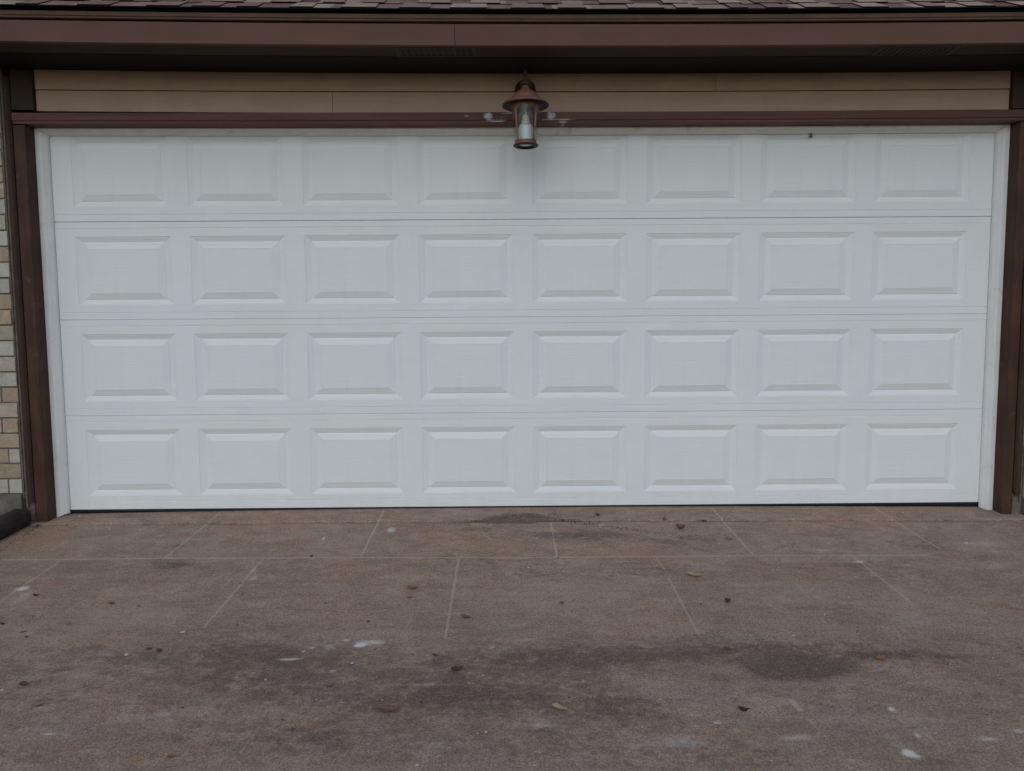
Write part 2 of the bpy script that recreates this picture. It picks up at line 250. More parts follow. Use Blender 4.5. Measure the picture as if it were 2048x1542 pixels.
GK = (2.22, 2.05, 1.72)
def m_ground():
    t = NT('stained_concrete')
    st = t.attr('stain'); sr = t.n.new('ShaderNodeSeparateColor'); t.t.links.new(st.outputs['Color'], sr.inputs[0])
    dark, light, rust = sr.outputs; alpha = st.outputs['Alpha']
    n1 = t.noise(1., 6, .62, t.scale(t.obj, (1.1, 2.4, 1))); n2 = t.noise(7, 6, .65); n3 = t.noise(42, 5, .7)
    streak = t.noise(1., 6, .7, t.scale(t.obj, (3, 22, 1)), .5)
    grit = t.noise(420, 2, .8); grit2 = t.noise(150, 3, .85)
    c = t.mix(t.ramp(n1, .38, .60), (.195, .128, .098), (.150, .116, .108))
    mA = t.noise(1., 7, .72, t.scale(t.obj, (5.5, 8, 1)), .8); mB = t.noise(1., 6, .75, t.scale((t.obj), (15, 24, 1)), .4)
    c = t.mix(t.ramp(mA, .50, .62, 0, .75), c, (.100, .074, .066)); c = t.mix(t.ramp(mA, .48, .38, 0, .7), c, (.235, .190, .165))
    c = t.mix(t.ramp(mB, .53, .66, 0, .5), c, (.225, .190, .168)); c = t.mix(t.ramp(mB, .47, .35, 0, .5), c, (.095, .070, .060))
    c = t.mix(t.ramp(streak, .42, .66, 0, .35), c, (.200, .165, .146))
    c = t.mix(t.ramp(streak, .48, .30, 0, .3), c, (.112, .080, .068))
    film = t.noise(1., 7, .72, t.scale(t.obj, (2.2, 5.5, 1)), 1.2)
    c = t.mix(t.ramp(film, .50, .66, 0, .5), c, (.205, .175, .16))
    c = t.mix(t.ramp(film, .47, .34, 0, .5), c, (.120, .085, .070))
    c = t.mix(t.ramp(n2, .50, .70, 0, .6), c, (.158, .092, .066))
    c = t.mix(t.ramp(n3, .52, .72, 0, .30), c, (.10, .075, .066))
    c = t.mix(t.ramp(n2, .46, .28, 0, .40), c, (.112, .092, .085))
    # light film / chalk
    br = t.math('MULTIPLY', light, t.ramp(t.math('ADD', n3, streak), .65, 1.25, .45, 1.3))
    c = t.mix(t.math('MULTIPLY', br, .8, 0, True), c, (.215, .185, .178))
    # rust and soil
    rr = t.math('MULTIPLY', rust, t.ramp(n3, .3, .65, .35, 1.25))
    c = t.mix(t.math('MULTIPLY', rr, .75, 0, True), c, (.175, .095, .050))
    # dark mildew / oil
    rg = t.math('ADD', t.math('MULTIPLY', n3, .5), t.math('ADD', t.math('MULTIPLY', t.noise(1., 6, .75, t.scale(t.obj, (9, 20, 1)), .6), .75), t.math('MULTIPLY', grit2, .25)))
    dk = t.math('ADD', t.math('MULTIPLY', dark, 1.05), t.math('MULTIPLY_ADD', rg, 4.6, -3.55))
    dk = t.math('MULTIPLY', t.ramp(dk, .05, .95, 0, 1), t.ramp(dark, 0, .20, 0, 1))
    c = t.mix(t.math('MULTIPLY', dk, t.ramp(dark, .4, 1.1, .60, .93), 0, True), c, (.040, .029, .0265))
    # aggregate speckle
    c = t.mix(t.ramp(grit, .36, .54, .60, 0), c, (.045, .034, .031))
    c = t.mix(t.ramp(grit, .55, .72, 0, .60), c, (.29, .25, .225))
    c = t.mix(t.ramp(grit2, .40, .52, .55, 0), c, (.050, .039, .034))
    c = t.mix(t.ramp(grit2, .52, .66, 0, .30), c, (.26, .225, .195))
    c = t.mix(t.ramp(t.noise(330, 1, .5), .755, .79, 0, .5), c, (.45, .42, .38))
    # white scrapes
    x, y, z = t.sep(t.obj)
    wn_ = t.math('MULTIPLY_ADD', t.noise(1., 6, .8, t.scale(t.obj, (45, 110, 1)), .8), .6, t.math('MULTIPLY', t.noise(130, 4, .8), .55))
    wh = t.ramp(t.math('ADD', t.math('MULTIPLY', alpha, .75), wn_), .52, 1.28, 0, 1.0)
    c = t.mix(wh, c, (.31, .32, .345))
    # joints
    jn = t.noise(55, 5, .75); wob = t.math('MULTIPLY_ADD', t.noise(18, 3, .6), .006, -.003)
    tot = None
    for (x0, y0, x1, y1, s) in JOINTS:
        L = math.hypot(x1-x0, y1-y0); ux, uy = (x1-x0)/L, (y1-y0)/L
        wdt = .0054 if abs(uy) > .6 else .0085
        if s > 1.1: wdt = .010
        u = t.math('ADD', t.math('MULTIPLY', x, ux), t.math('MULTIPLY_ADD', y, uy, -(x0*ux+y0*uy)))
        v = t.math('ADD', t.math('MULTIPLY', x, -uy), t.math('MULTIPLY_ADD', y, ux, -(-x0*uy+y0*ux)))
        v = t.math('ABSOLUTE', t.math('ADD', v, wob))
        a = t.ramp(v, wdt*.55, wdt*1.25, 1, 0)
        e = t.math('SUBTRACT', L/2, t.math('ABSOLUTE', t.math('SUBTRACT', u, L/2)))
        a = t.math('MULTIPLY', a, t.ramp(e, -.004, .012, 0, min(s, 1.0)))
        tot = a if tot is None else t.math('MAXIMUM', tot, a)
    tot = t.math('MULTIPLY', tot, t.ramp(jn, .28, .62, .45, 1.0))
    tot = t.math('MULTIPLY', tot, t.ramp(dark, .1, .9, 1., .45))
    c = t.mix(t.math('MULTIPLY', tot, .9), c, (.215, .190, .180))
    h = t.math('ADD', grit2, t.math('MULTIPLY', grit, .6))
    h = t.math('ADD', h, t.math('MULTIPLY', n3, 1.2))
    c = t.mix(1., c, GK, 'MULTIPLY')
    return t.out(c, .85, t.bump(h, .7, .003), .25)
M_ground = m_ground()

def m_attr(name, rough=.9, speck=400, amt=.5, bump=.5, dist=.003, extra=None):
    t = NT(name); a = t.attr('tone'); k = a.outputs['Color']
    n = t.noise(speck, 3, .8); n2 = t.noise(22, 5, .7)
    k = t.mix(t.ramp(n, .35, .65, amt, 0), k, t.mix(1., k, (.45, .42, .40), 'MULTIPLY'))
    k = t.mix(t.ramp(n2, .45, .7, 0, .35), k, t.mix(1., k, (.6, .57, .55), 'MULTIPLY'))
    if extra: k = extra(t, k)
    return t.out(k, rough, t.bump(t.math('ADD', n, n2), bump, dist), .2)
M_shingle = m_attr('asphalt_shingle', 1., 500, .55)
M_shingle.node_tree.nodes['Principled BSDF'].inputs['Specular IOR Level'].default_value = .03
def wash(t, k):
    w1 = t.noise(16, 6, .75); w2 = t.noise(45, 5, .8)
    k = t.mix(t.ramp(t.math('ADD', w1, t.math('MULTIPLY', w2, .6)), .82, 1.0, 0, .55), k, (.54, .51, .43))
    return t.mix(t.ramp(w2, .60, .72, 0, .6), k, (.14, .115, .09))
M_brick = m_attr('washed_brick', .9, 160, .35, .7, .004, wash)
def simple(name, c1, c2, sc=8, rough=.9, bump=.5, dist=.004, fine=150):
    t = NT(name); n = t.noise(sc, 6, .7); f = t.noise(fine, 4, .75)
    k = t.mix(t.ramp(n, .35, .65), c1, c2); k = t.mix(t.ramp(f, .3, .55, .45, 0), k, tuple(x*.35 for x in c2))
    return t.out(k, rough, t.bump(t.math('ADD', n, f), bump, dist), .2)
M_mortar = simple('mortar', (.20, .175, .14), (.12, .10, .08), 14)
M_concrete = simple('foundation_concrete', (.20, .185, .155), (.11, .10, .082), 9)
M_timber = simple('blackened_timber', (.022, .018, .016), (.050, .040, .034), 14, .85, .9, .01, 60)
M_soil = simple('soil', (.05, .038, .028), (.085, .062, .045), 6, .95, 1., .02, 60)
M_lawn = simple('lawn', (.045, .06, .025), (.075, .08, .04), 3, .95, 1., .03, 40)

def m_copper():
    t = NT('weathered_copper'); n = t.noise(24, 5, .7); n2 = t.noise(90, 4, .7)
    k = t.mix(t.ramp(n, .35, .66), (.275, .130, .085), (.170, .082, .058))
    k = t.mix(t.ramp(n2, .55, .7, 0, .6), k, (.34, .17, .11)); k = t.mix(t.ramp(n2, .42, .3, 0, .6), k, (.07, .04, .035))
    return t.out(k, t.ramp(n, .3, .7, .42, .65), t.bump(n2, .2, .002), .5, .25)
M_copper = m_copper()
def m_glass():
    t = NT('clear_lantern_glass'); b = t.b
    b.inputs['Base Color'].default_value = (.93, .97, .96, 1); b.inputs['Roughness'].default_value = .04
    b.inputs['Transmission Weight'].default_value = 1.0; b.inputs['IOR'].default_value = 1.32
    return t.m
M_tarnish_shade = paint('shaded_tarnished_copper', (.075, .034, .026), (.035, .020, .017), .5, (30, 30, 30), .5)  # tarnished copper, also carrying painted-in shade for the lantern's downward faces
M_glass = m_glass()
M_bulb = NT('frosted_bulb').out((.62, .70, .70), .35)
M_socket = NT('cream_socket').out((.50, .46, .32), .5)
M_insect = NT('dark_chitin').out((.02, .016, .014), .5)
M_sprig = NT('dry_grass').out((.10, .085, .045), .8)
def leafmat(name, c, c2):
    t = NT(name); n = t.noise(60, 4, .7); k = t.mix(t.ramp(n, .35, .65), c, c2)
    return t.out(k, .7, t.bump(n, .4, .002), .25)
LM = {'ob': leafmat('leaf_orange_brown', (.30, .16, .08), (.17, .09, .05)), 'br': leafmat('leaf_brown', (.19, .115, .07), (.10, .06, .04)),
      'rd': leafmat('leaf_red_brown', (.23, .105, .060), (.12, .06, .038)), 'pt': leafmat('leaf_straw', (.42, .33, .20), (.30, .22, .13)),
      'tn': leafmat('leaf_tan', (.30, .21, .13), (.20, .13, .08)), 'db': leafmat('leaf_dark_brown', (.10, .055, .03), (.05, .028, .018)),
      'ot': leafmat('leaf_ochre', (.36, .19, .08), (.24, .13, .07)), 'or': leafmat('leaf_rust', (.20, .095, .05), (.13, .065, .04)),
      'bk': leafmat('leaf_blackened', (.035, .022, .018), (.06, .035, .025)), 'rd2': leafmat('leaf_dull_red', (.20, .105, .085), (.13, .075, .062)),
      'dk': leafmat('leaf_wet_dark', (.12, .075, .052), (.065, .042, .032)), 'stem': leafmat('stem_dark', (.13, .10, .07), (.06, .045, .035)),
      'pstem': leafmat('stem_pale', (.33, .28, .21), (.22, .18, .13)), 'pcurl': leafmat('leaf_grey_curl', (.30, .25, .20), (.2, .16, .13))}
M_chip = leafmat('pale_chip', (.58, .56, .52), (.44, .42, .38))

# ------------------------------------------------------------ ground
SL = .07
def zc(x): return -.012-.018*min(1.3, (x/2.55)**2)
def zg(x, y): return zc(x)+SL*y if y > -9 else zc(x)+SL*-9
def fbm(n=256, octs=5, seed=0):
    r = np.random.default_rng(seed); out = np.zeros((n, n)); amp = 1.
    yy, xx = np.meshgrid(np.arange(n)/n, np.arange(n)/n, indexing='ij')
    for o in range(octs):
        k = 4*2**o; g = r.random((k, k)); X = xx*k; Y = yy*k
        xi = X.astype(int) % k; yi = Y.astype(int) % k; fx = X-X.astype(int); fy = Y-Y.astype(int)
        fx = fx*fx*(3-2*fx); fy = fy*fy*(3-2*fy); x2 = (xi+1) % k; y2 = (yi+1) % k
        out += amp*(g[yi, xi]*(1-fx)*(1-fy)+g[yi, x2]*fx*(1-fy)+g[y2, xi]*(1-fx)*fy+g[y2, x2]*fx*fy-.5); amp *= .55
    return out
def make_driveway():
    xs = np.concatenate([np.linspace(-3.4, -2.74, 8), np.arange(-2.70, 2.90, .0095), np.linspace(2.92, 3.6, 8)])
    ys = np.concatenate([np.linspace(-9, -2.65, 40), np.arange(-2.6, -.09, .0085)])
    X, Y = np.meshgrid(xs, ys, indexing='xy')
    return X, Y
def stains(X, Y):
    F = [fbm(512, 6, s) for s in (1, 2, 3)]
    def samp(f, x, y, sc):
        i = ((y*sc) % 1*511).astype(int); j = ((x*sc) % 1*511).astype(int); return f[i, j]
    wx = samp(F[0], X+7, Y+9, .45); wy = samp(F[1], X+7, Y+9, .45); nn = samp(F[2], X+9, Y*1.6+9, .35); fn = samp(F[2], X+3.3, Y+5.1, 1.7)
    def field(L, warp, soft=1., nz=.55):
        o = np.zeros_like(X)
        for (cx, cy, rx, ry, a) in L:
            d = ((X+wx*warp*min(rx, .3)-cx)/rx)**2+((Y+wy*warp*min(ry, .2)-cy)/ry)**2
            d = np.sqrt(d)+nz*nn+nz*.5*fn
            o = np.maximum(o, 0)+a*np.clip((1.25-d)/soft, 0, 1)**1.4*(1-.35*o.clip(0, 1))
        return o
    dark = field(DARK, .7, .8); light = 1.5*field(LIGHT, .8, 1.1); rust = field(RUST, .6, .9); white = field(WHITE, .35, .9, .5)
    dark += .8*np.exp(-((Y-seam(X)+.002)/.007)**2)*(X > -2.6)*(nn > -.55)
    dark += .10*np.clip(nn+.2, 0, 1)+.12*1.6*np.clip((-1.485-Y)/.03, 0, 1)*np.clip(1-(-1.485-Y)/1.6, .3, 1)
    return dark.clip(0, 1.2), light.clip(0, 1.2), rust.clip(0, 1.2), white.clip(0, 1.)
def sheet(name, X, Y, Z, mat, stain=True):
    ny, nx = X.shape; me = bpy.data.meshes.new(name)
    co = np.stack([X, Y, Z], -1).reshape(-1, 3); me.vertices.add(nx*ny); me.vertices.foreach_set('co', co.ravel())
    i = (np.arange(ny-1)[:, None]*nx+np.arange(nx-1)[None, :]).ravel()
    q = np.stack([i, i+1, i+nx+1, i+nx], 1)
    me.loops.add(q.size); me.loops.foreach_set('vertex_index', q.ravel().astype(np.int32))
    me.polygons.add(len(q)); me.polygons.foreach_set('loop_start', (np.arange(len(q))*4).astype(np.int32))
    me.polygons.foreach_set('loop_total', np.full(len(q), 4, dtype=np.int32)); me.update(calc_edges=True)
    me.polygons.foreach_set('use_smooth', np.ones(len(q), dtype=bool))
    if stain:
        at = me.color_attributes.new('stain', 'FLOAT_COLOR', 'POINT')
        d = stains(X, Y); at.data.foreach_set('color', np.stack(d, -1).reshape(-1).astype(np.float32))
    me.materials.append(mat); o = bpy.data.objects.new(name, me); col.objects.link(o); return o
ZC = np.vectorize(zc)
F5 = fbm(512, 5, 9)
def seam(x):
    e = np.interp(x, [-2.43, -1.63, -.69, .25, 1.33, 1.86, 2.8], [-.166, -.198, -.211, -.220, -.226, -.226, -.208])
    return e+F5[((x*0+.37) % 1*511).astype(int), ((x*.8+3) % 1*511).astype(int)]*.010
X, Y = make_driveway()
und = F5[((Y*.21+3) % 1*511).astype(int), ((X*.21+3) % 1*511).astype(int)]
drive = sheet('driveway', X, Y, ZC(X)+SL*Y+und*.0035*np.clip((-.25-Y)*6, 0, 1)-.008*np.clip((Y+.165)*30, 0, 1)-.012*np.exp(-((Y-seam(X)+.003)/.006)**2), M_ground); drive['kind'] = 'structure'
# apron strip at the door: its own pour, a hair higher, with a rough worn edge
xs = np.concatenate([np.linspace(-3.4, -2.64, 6), np.arange(-2.6, 2.86, .0105), np.linspace(2.88, 3.6, 6)])
ts = np.array([0, .006, .012, .02, .03, .045, .06, .08, .1, .12, .14, .16, .18, .2, .22, .26, .34])
Xa, Ta = np.meshgrid(xs, ts, indexing='xy')
edge = seam(xs)+rng.normal(0, .0010, len(xs))
Ya = edge[None, :]+Ta*(.14-edge[None, :])/.34
Za = ZC(Xa)+SL*Ya*.9+.0035-.010*np.clip(1-Ta/.012, 0, 1)
ap = sheet('apron', Xa, Ya, Za, M_ground); ap['kind'] = 'structure'
# everything beyond: lawn sheet to the horizon, lower than the slab
g = MB()
gx = [-400, -60, -12, -3.5, -2.6, 2.85, 3.7, 12, 60, 400]; gy = [-400, -60, -12, -9.2, -9.0, -4, -1, -.1, 6, 14, 60, 400]
def lz(x, y): return (SL*max(-9, min(y, 0))-.10)-(.02 if y < -9 else 0)
n0 = 0
for yv in gy:
    for xv in gx: g.v.append((xv, yv, lz(xv, yv)))
for j in range(len(gy)-1):
    for i in range(len(gx)-1):
        a = j*len(gx)+i; g.f.append((a, a+1, a+1+len(gx), a+len(gx))); g.c.append(None)
o = g.build('ground', M_lawn, fix=False); o['kind'] = 'structure'
g = MB(); g.box(-4.8, -2.52, -2.6, -.06, -.40, -.30)
for i in range(1):
    n = len(g.v)
    pts = [(-4.8, -2.6), (-2.47, -2.6), (-2.50, -.5), (-2.56, -.06), (-4.8, -.06)]
    g.v += [(x, y, SL*y-.035) for x, y in pts]; g.f.append(tuple(range(n, n+5))); g.c.append(None)
o = g.build('flower_bed_soil', M_soil, fix=False); o['kind'] = 'structure'

# grit and dirt gathered along the apron seam: uncountable, one object
def dirt():
    d = MB()
    def crumb(x, y, s):
        z = zg(x, y)+.004 if y > -.22 else zg(x, y)+.0005
        a = random.random()*6.28; p = []
        for k in range(4): p.append((x+s*math.cos(a+k*1.57)*random.uniform(.5, 1), y+s*math.sin(a+k*1.57)*random.uniform(.5, 1), z-.001))
        top = (x+random.uniform(-.3, .3)*s, y, z+s*.7)
        for k in range(4): d.quad([p[k], p[(k+1) % 4], top])
    for _ in range(1500):
        x = random.gauss(.05, .16) if random.random() < .6 else random.gauss(.45, .35)
        base = np.interp(x, [-.35, -.1, .15, .35, .8, 1.0], [-.30, -.19, -.15, -.22, -.42, -.46])
        crumb(x, base+random.gauss(0, .016), random.uniform(.0015, .0045))
    for _ in range(350):
        x = random.uniform(-2.5, 2.6); e = float(np.interp(x, xs, edge)); crumb(x, e-abs(random.gauss(0, .006)), random.uniform(.0008, .0022))
    for _ in range(220):
        x = random.uniform(-2.53, -2.3); crumb(x, -.10-abs(random.gauss(0, .03))-(x+2.5)*0, random.uniform(.001, .003))
    for _ in range(250):
        s = random.random(); x = -2.535+.06*s+random.gauss(0, .012); y = -.13-.5*s; crumb(x+.02, y, random.uniform(.0015, .005))
    return d
o = dirt().build('dirt', simple('dirt_crumbs', (.05, .034, .024), (.11, .075, .05), 40), fix=False); tag(o, kind='stuff')

# ------------------------------------------------------------ the garage building
def warp(a):
    def f(x):
        u = max(-1.5, min(1.5, x/2.4)); return a*(u*u-u)/2
    return f
EV, SD, HD = warp(.032), warp(.022), warp(.010)
XL, XR = -2.492, 2.752         # inner faces of the jambs
house = empty('garage_building', (.12, 0, 0), 'brick garage front with brown trim, tan siding band and shingled eave around the white door', 'building')
NX = 24
b = MB(); b.box(XL-.062, XL, -.125, .06, -.24, 2.085); b.build('jamb', M_jamb, house, bevel=.003)
b = MB(); b.box(XR, XR+.052, -.125, .06, -.24, 2.075); b.build('jamb', M_jamb, house, bevel=.003)
b = MB(); b.prism_z([(XL-.0965, -.10), (XL-.0965, -.138), (XL-.088, -.145), (XL-.074, -.139), (XL-.0645, -.128), (XL-.0645, -.10)], lambda x, y: .085+.03*math.sin(x*300), 2.33)
b.build('casing', M_casing, house)
b = MB(); b.prism_z([(XR+.0545, -.10), (XR+.0545, -.128), (XR+.064, -.139), (XR+.078, -.145), (XR+.088, -.138), (XR+.088, -.10)], lambda x, y: .075+.03*math.sin(x*260), 2.12)
b.build('casing', M_casing, house)
# header over the door: main face and a slightly recessed lower lip
b = MB(); b.prism_x([(-.125, 2.096), (-.128, 2.100), (-.128, 2.134), (-.125, 2.137), (.06, 2.137), (.06, 2.081), (-.118, 2.081), (-.120, 2.083), (-.120, 2.095)], XL-.0625, XR+.0535, None, HD, NX)
hd = b.build('header', M_header, house)
b = MB(); b.prism_x([(-.125, 2.139), (-.125, 2.345), (-.02, 2.345), (-.02, 2.139)], XL-.0625, XL+.052, None, SD, 2); b.build('corner_board', M_corner, house, bevel=.002)
b = MB(); b.prism_x([(-.125, 2.141), (-.125, 2.345), (-.02, 2.345), (-.02, 2.141)], 2.703, 2.86, None, SD, 2); b.build('corner_board', M_corner, house, bevel=.002)
b = MB(); b.prism_x([(-.122, 2.081), (-.122, 2.137), (-.02, 2.137), (-.02, 2.081)], XR+.0545, 2.9, None, HD, 2); b.build('header_end', M_jamb, house)
# tan siding: lower and upper boards with their butt joints
b = MB()
for (z0, z1, yf, cuts) in ((2.139, 2.2455, -.104, (XL+.054, -.882, 2.701)), (2.2495, 2.352, -.107, (XL+.054, 1.139, 2.701))):
    for x0, x1 in zip(cuts[:-1], cuts[1:]): b.prism_x([(yf, z0), (yf, z1), (-.06, z1), (-.06, z0)], x0+.0008, x1-.0008, None, SD, 12)
b.build('siding', M_siding, house, bevel=.0012)
b = MB(); b.box(-2.9, 3.0, -.058, .0, 2.14, 2.45); b.box(-2.9, 3.0, .075, .2, -.3, 2.45); b.build('dark_backing', M_gap, house)  # dark backing behind the siding, plus unseen light-blocking wall added behind the door
# white vinyl stop moulding round the door
P = [(0, -.047), (.026, -.047), (.031, -.044), (.035, -.037), (.041, -.0285), (.0475, -.020), (.0515, -.006), (.0505, -.0035), (0, -.0035)]
b = MB(); b.prism_z([(XL+.0006+u, v) for u, v in P], lambda x, y: -.034+min(.018, (x-XL)*.5), lambda x, y: 2.0795+HD(x)-(x-XL)*.55)
b.build('door_stop', M_trimw, house)
b = MB(); b.prism_z([(XR-.0006-u, v) for u, v in P], lambda x, y: -.050+min(.024, (XR-x)*.5), lambda x, y: 2.0795+HD(x)-(XR-x)*.55)
b.build('door_stop', M_trimw, house)
PT_ = [(0, -.047), (.0045, -.047), (.0075, -.045), (.011, -.040), (.022, -.021), (.031, -.0065), (.0305, -.0035), (0, -.0035)]
b = MB(); b.prism_x([(v, 2.0800-u) for u, v in PT_], XL+.001, XR-.001, None, HD, NX); tst = b.build('door_stop', M_trimw2, house)

# brick piers either side, each brick laid
def brickwall(x0, x1, yf, side, z0=.13, z1=2.36):
    b = MB(); cw = .083; n = int((z1-z0)/cw)+1
    for k in range(n):
        z = z0+k*cw; x = x0 if side > 0 else x1
        off = [(.09), (.20)][k % 2]+random.uniform(-.025, .03)
        pos = [0, off]
        while pos[-1] < (x1-x0): pos.append(pos[-1]+.208)
        for i in range(len(pos)-1):
            a, c = pos[i]+.003, min(pos[i+1]-.003, x1-x0)
            if c-a < .02: continue
            if i == 0: a = random.uniform(-.002, .006)
            r = random.random(); d = random.uniform(-.003, .003)
            tone = (.52, .49, .41) if r < .36 else ((.43, .335, .225) if r < .74 else (.45, .395, .30))
            j = random.uniform(.88, 1.08); tone = tuple(q*j for q in tone)+(1,)
            X0, X1 = (x1-c, x1-a) if side < 0 else (x0+a, x0+c)
            e = .002
            pr = [(X0+random.uniform(0, e), yf+d), (X1-random.uniform(0, e), yf+d+random.uniform(-e, e)), (X1, yf+.09), (X0, yf+.09)]
            zt = z+cw-.0065-random.uniform(0, .002)
            b.prism_z(pr, z+random.uniform(0, .002), zt, None, tone)
    return b
b = brickwall(-5.2, -2.606, -.142, -1); b.build('brick_wall', M_brick, house, bevel=.0025)
b = brickwall(2.852, 5.2, -.142, 1, .06); b.build('brick_wall', M_brick, house, bevel=.0025)
for q in ((-5.2, -2.6035, -.136, .10, .10, 2.38), (-2.603, -2.590, -.130, .10, .05, 2.38), (2.853, 5.2, -.136, .10, .05, 2.38), (2.8415, 2.8525, -.130, .1, .03, 2.38)):
    b = MB(); b.box(*q); b.build('mortar', M_mortar, house)
def lump(x0, x1, yf, z1, amp):
    b = MB()
    nx_, nz_ = 30, 12; n = len(b.v)
    for j in range(nz_+1):
        for i in range(nx_+1):
            x = x0+(x1-x0)*i/nx_; z = -.35+(z1+.35)*j/nz_
            b.v.append((x, yf+amp*math.sin(x*37+z*21)*math.sin(z*53+x*11), z))
    for j in range(nz_):
        for i in range(nx_): a = n+j*(nx_+1)+i; b.f.append((a, a+1, a+nx_+2, a+nx_+1)); b.c.append(None)
    b.box(x0, x1, yf+.004+amp, .1, -.35, z1-.001); b.build('foundation', M_concrete, house, fix=False)
lump(-5.2, -2.612, -.150, .126, .003); lump(-2.610, -2.562, -.118, .090, .004); lump(2.81, 2.862, -.118, .088, .005); lump(2.864, 5.2, -.150, .056, .004)
# side and rear walls, gable
b = MB()
for x0, x1 in ((-5.2, -5.0), (5.0, 5.2)): b.box(x0, x1, .101, 6.9, -.5, 2.36)
b.box(-5.2, 5.2, 6.9, 7.1, -.5, 2.36)
for x in (-5.15, 5.05):
    n = len(b.v); b.v += [(x, .1, 2.36), (x, 7.1, 2.36), (x, 3.6, 4.42), (x+.1, .1, 2.36), (x+.1, 7.1, 2.36), (x+.1, 3.6, 4.42)]
    for f in ((0, 1, 2), (5, 4, 3), (0, 3, 4, 1), (1, 4, 5, 2), (2, 5, 3, 0)): b.f.append(tuple(n+i for i in f)); b.c.append(None)
t_ = NT('side_brick'); bt = t_.n.new('ShaderNodeTexBrick'); t_.t.links.new(t_.scale(t_.obj, (1, 1, 1)), bt.inputs[0])
bt.inputs['Scale'].default_value = 4; bt.inputs['Color1'].default_value = (.4, .37, .32, 1); bt.inputs['Color2'].default_value = (.32, .27, .2, 1); bt.inputs['Mortar'].default_value = (.2, .18, .15, 1)
b.build('rear_wall', t_.out(bt.outputs[0], .9), house)
# soffit with its vents
b = MB(); b.box(-5.5, 5.5, -.338, -.06, 2.339, 2.352, None, EV, NX); b.build('soffit_back', M_soffit_shade, house)  # rear strip of the soffit, coloured near black as eave shade
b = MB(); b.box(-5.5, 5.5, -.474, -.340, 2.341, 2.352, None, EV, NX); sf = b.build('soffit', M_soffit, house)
for vx in (-.300, 2.02):
    v = MB(); fx = EV(vx)
    v.box(vx-.182, vx+.182, -.466, -.366, 2.3375+fx, 2.3395+fx); fr = v.build('soffit_vent', M_vent, sf)
    v = MB()
    for i in range(13): xx = vx-.175+.350*i/12; v.box(xx-.0022, xx+.0022, -.462, -.370, 2.3335+fx, 2.3372+fx)
    v.box(vx-.19, vx+.19, -.472, -.4665, 2.334+fx, 2.3395+fx); v.box(vx-.19, vx+.19, -.3655, -.358, 2.334+fx, 2.3395+fx)
    v.box(vx-.19, vx-.183, -.466, -.366, 2.334+fx, 2.3395+fx); v.box(vx+.183, vx+.19, -.466, -.366, 2.334+fx, 2.3395+fx)
    v.build('vent_grille', M_ventbar, sf)
# fascia boards meeting at a butt joint
for x0, x1 in ((-5.5, -.2062), (-.2048, 5.5)):
    b = MB(); b.box(x0, x1, -.500, -.476, 2.336, 2.4335, None, EV, 12); b.build('fascia_board', M_fascia, house, bevel=.0015)
b = MB(); b.box(-5.5, 5.5, -.486, -.40, 2.434, 2.4805, None, EV, NX); b.build('fascia_backing', M_gap, house)
b = MB()
b.prism_x([(-.507, 2.4405), (-.510, 2.443), (-.510, 2.4475), (-.508, 2.449), (-.508, 2.4515), (-.512, 2.4535), (-.512, 2.472), (-.4865, 2.472), (-.4865, 2.4405)], -5.5, 5.5, None, EV, NX)
b.build('drip_moulding', M_drip, house)
# roof: deck and laminated shingles, course by course
PT = math.tan(R(31)); CA, SA = math.cos(R(31)), math.sin(R(31)); y0r, z0r = -.530, 2.4835
b = MB()
b.prism_x([(y0r+.008, z0r-.003), (3.6, z0r+(3.6-y0r)*PT-.006), (7.75, z0r+(3.6-y0r)*PT-.006-4.15*PT), (7.75, z0r+(3.6-y0r)*PT-.03-4.15*PT), (3.6, z0r+(3.6-y0r)*PT-.03), (y0r+.045, z0r-.004)], -5.6, 5.6, None, EV, NX)
roof = b.build('roof', NT('roof_felt').out((.012, .012, .013), .9), house)
b = MB(); EXP = .142
tones = [(.27, .180, .140), (.20, .128, .102), (.36, .265, .20), (.41, .315, .235), (.14, .088, .072), (.24, .162, .130), (.31, .228, .180)]
for k in range(33):
    s0 = k*EXP; base = .0015+k*0
    def P3(x, s, h): return (x, y0r+s*CA-h*SA, z0r+s*SA+h*CA+EV(x))
    x = -5.6+random.uniform(0, .15)
    while x < 5.6:
        wd = random.uniform(.11, .24); x2 = min(x+wd, 5.6); tn = random.choice(tones); j = random.uniform(.85, 1.1); tn = tuple(q*j for q in tn)+(1,)
        h = .007; n = len(b.v)
        b.v += [P3(x, s0, h), P3(x2, s0, h), P3(x2, s0+EXP+.01, .003), P3(x, s0+EXP+.01, .003), P3(x, s0, .0015), P3(x2, s0, .0015)]
        b.f += [(n, n+1, n+2, n+3), (n+4, n+5, n+1, n)]; b.c += [tn, (.03, .025, .025, 1)]; x = x2
    # dragon-tooth overlay
    x = -5.6+random.uniform(0, .3)
    while x < 5.6:
        wd = random.uniform(.08, .18); x2 = min(x+wd, 5.6); hh = .0125
        tn = random.choice(tones[2:4]+tones[:1]+tones[6:]); j = random.uniform(.9, 1.12); tn = tuple(q*j for q in tn)+(1,)
        s = s0-.003 if k else s0-.002; n = len(b.v)
        b.v += [P3(x, s, hh), P3(x2, s, hh), P3(x2-.008, s+EXP+.006, .008), P3(x+.008, s+EXP+.006, .008), P3(x, s, .0075), P3(x2, s, .0075), P3(x2-.008, s+EXP+.006, .004), P3(x+.008, s+EXP+.006, .004)]
        b.f += [(n, n+1, n+2, n+3), (n+4, n+5, n+1, n), (n+1, n+5, n+6, n+2), (n+4, n, n+3, n+7)]; b.c += [tn]+[(.03, .025, .025, 1)]*3
        x = x2+random.uniform(.05, .20)
b.build('shingles', M_shingle, house, fix=False)

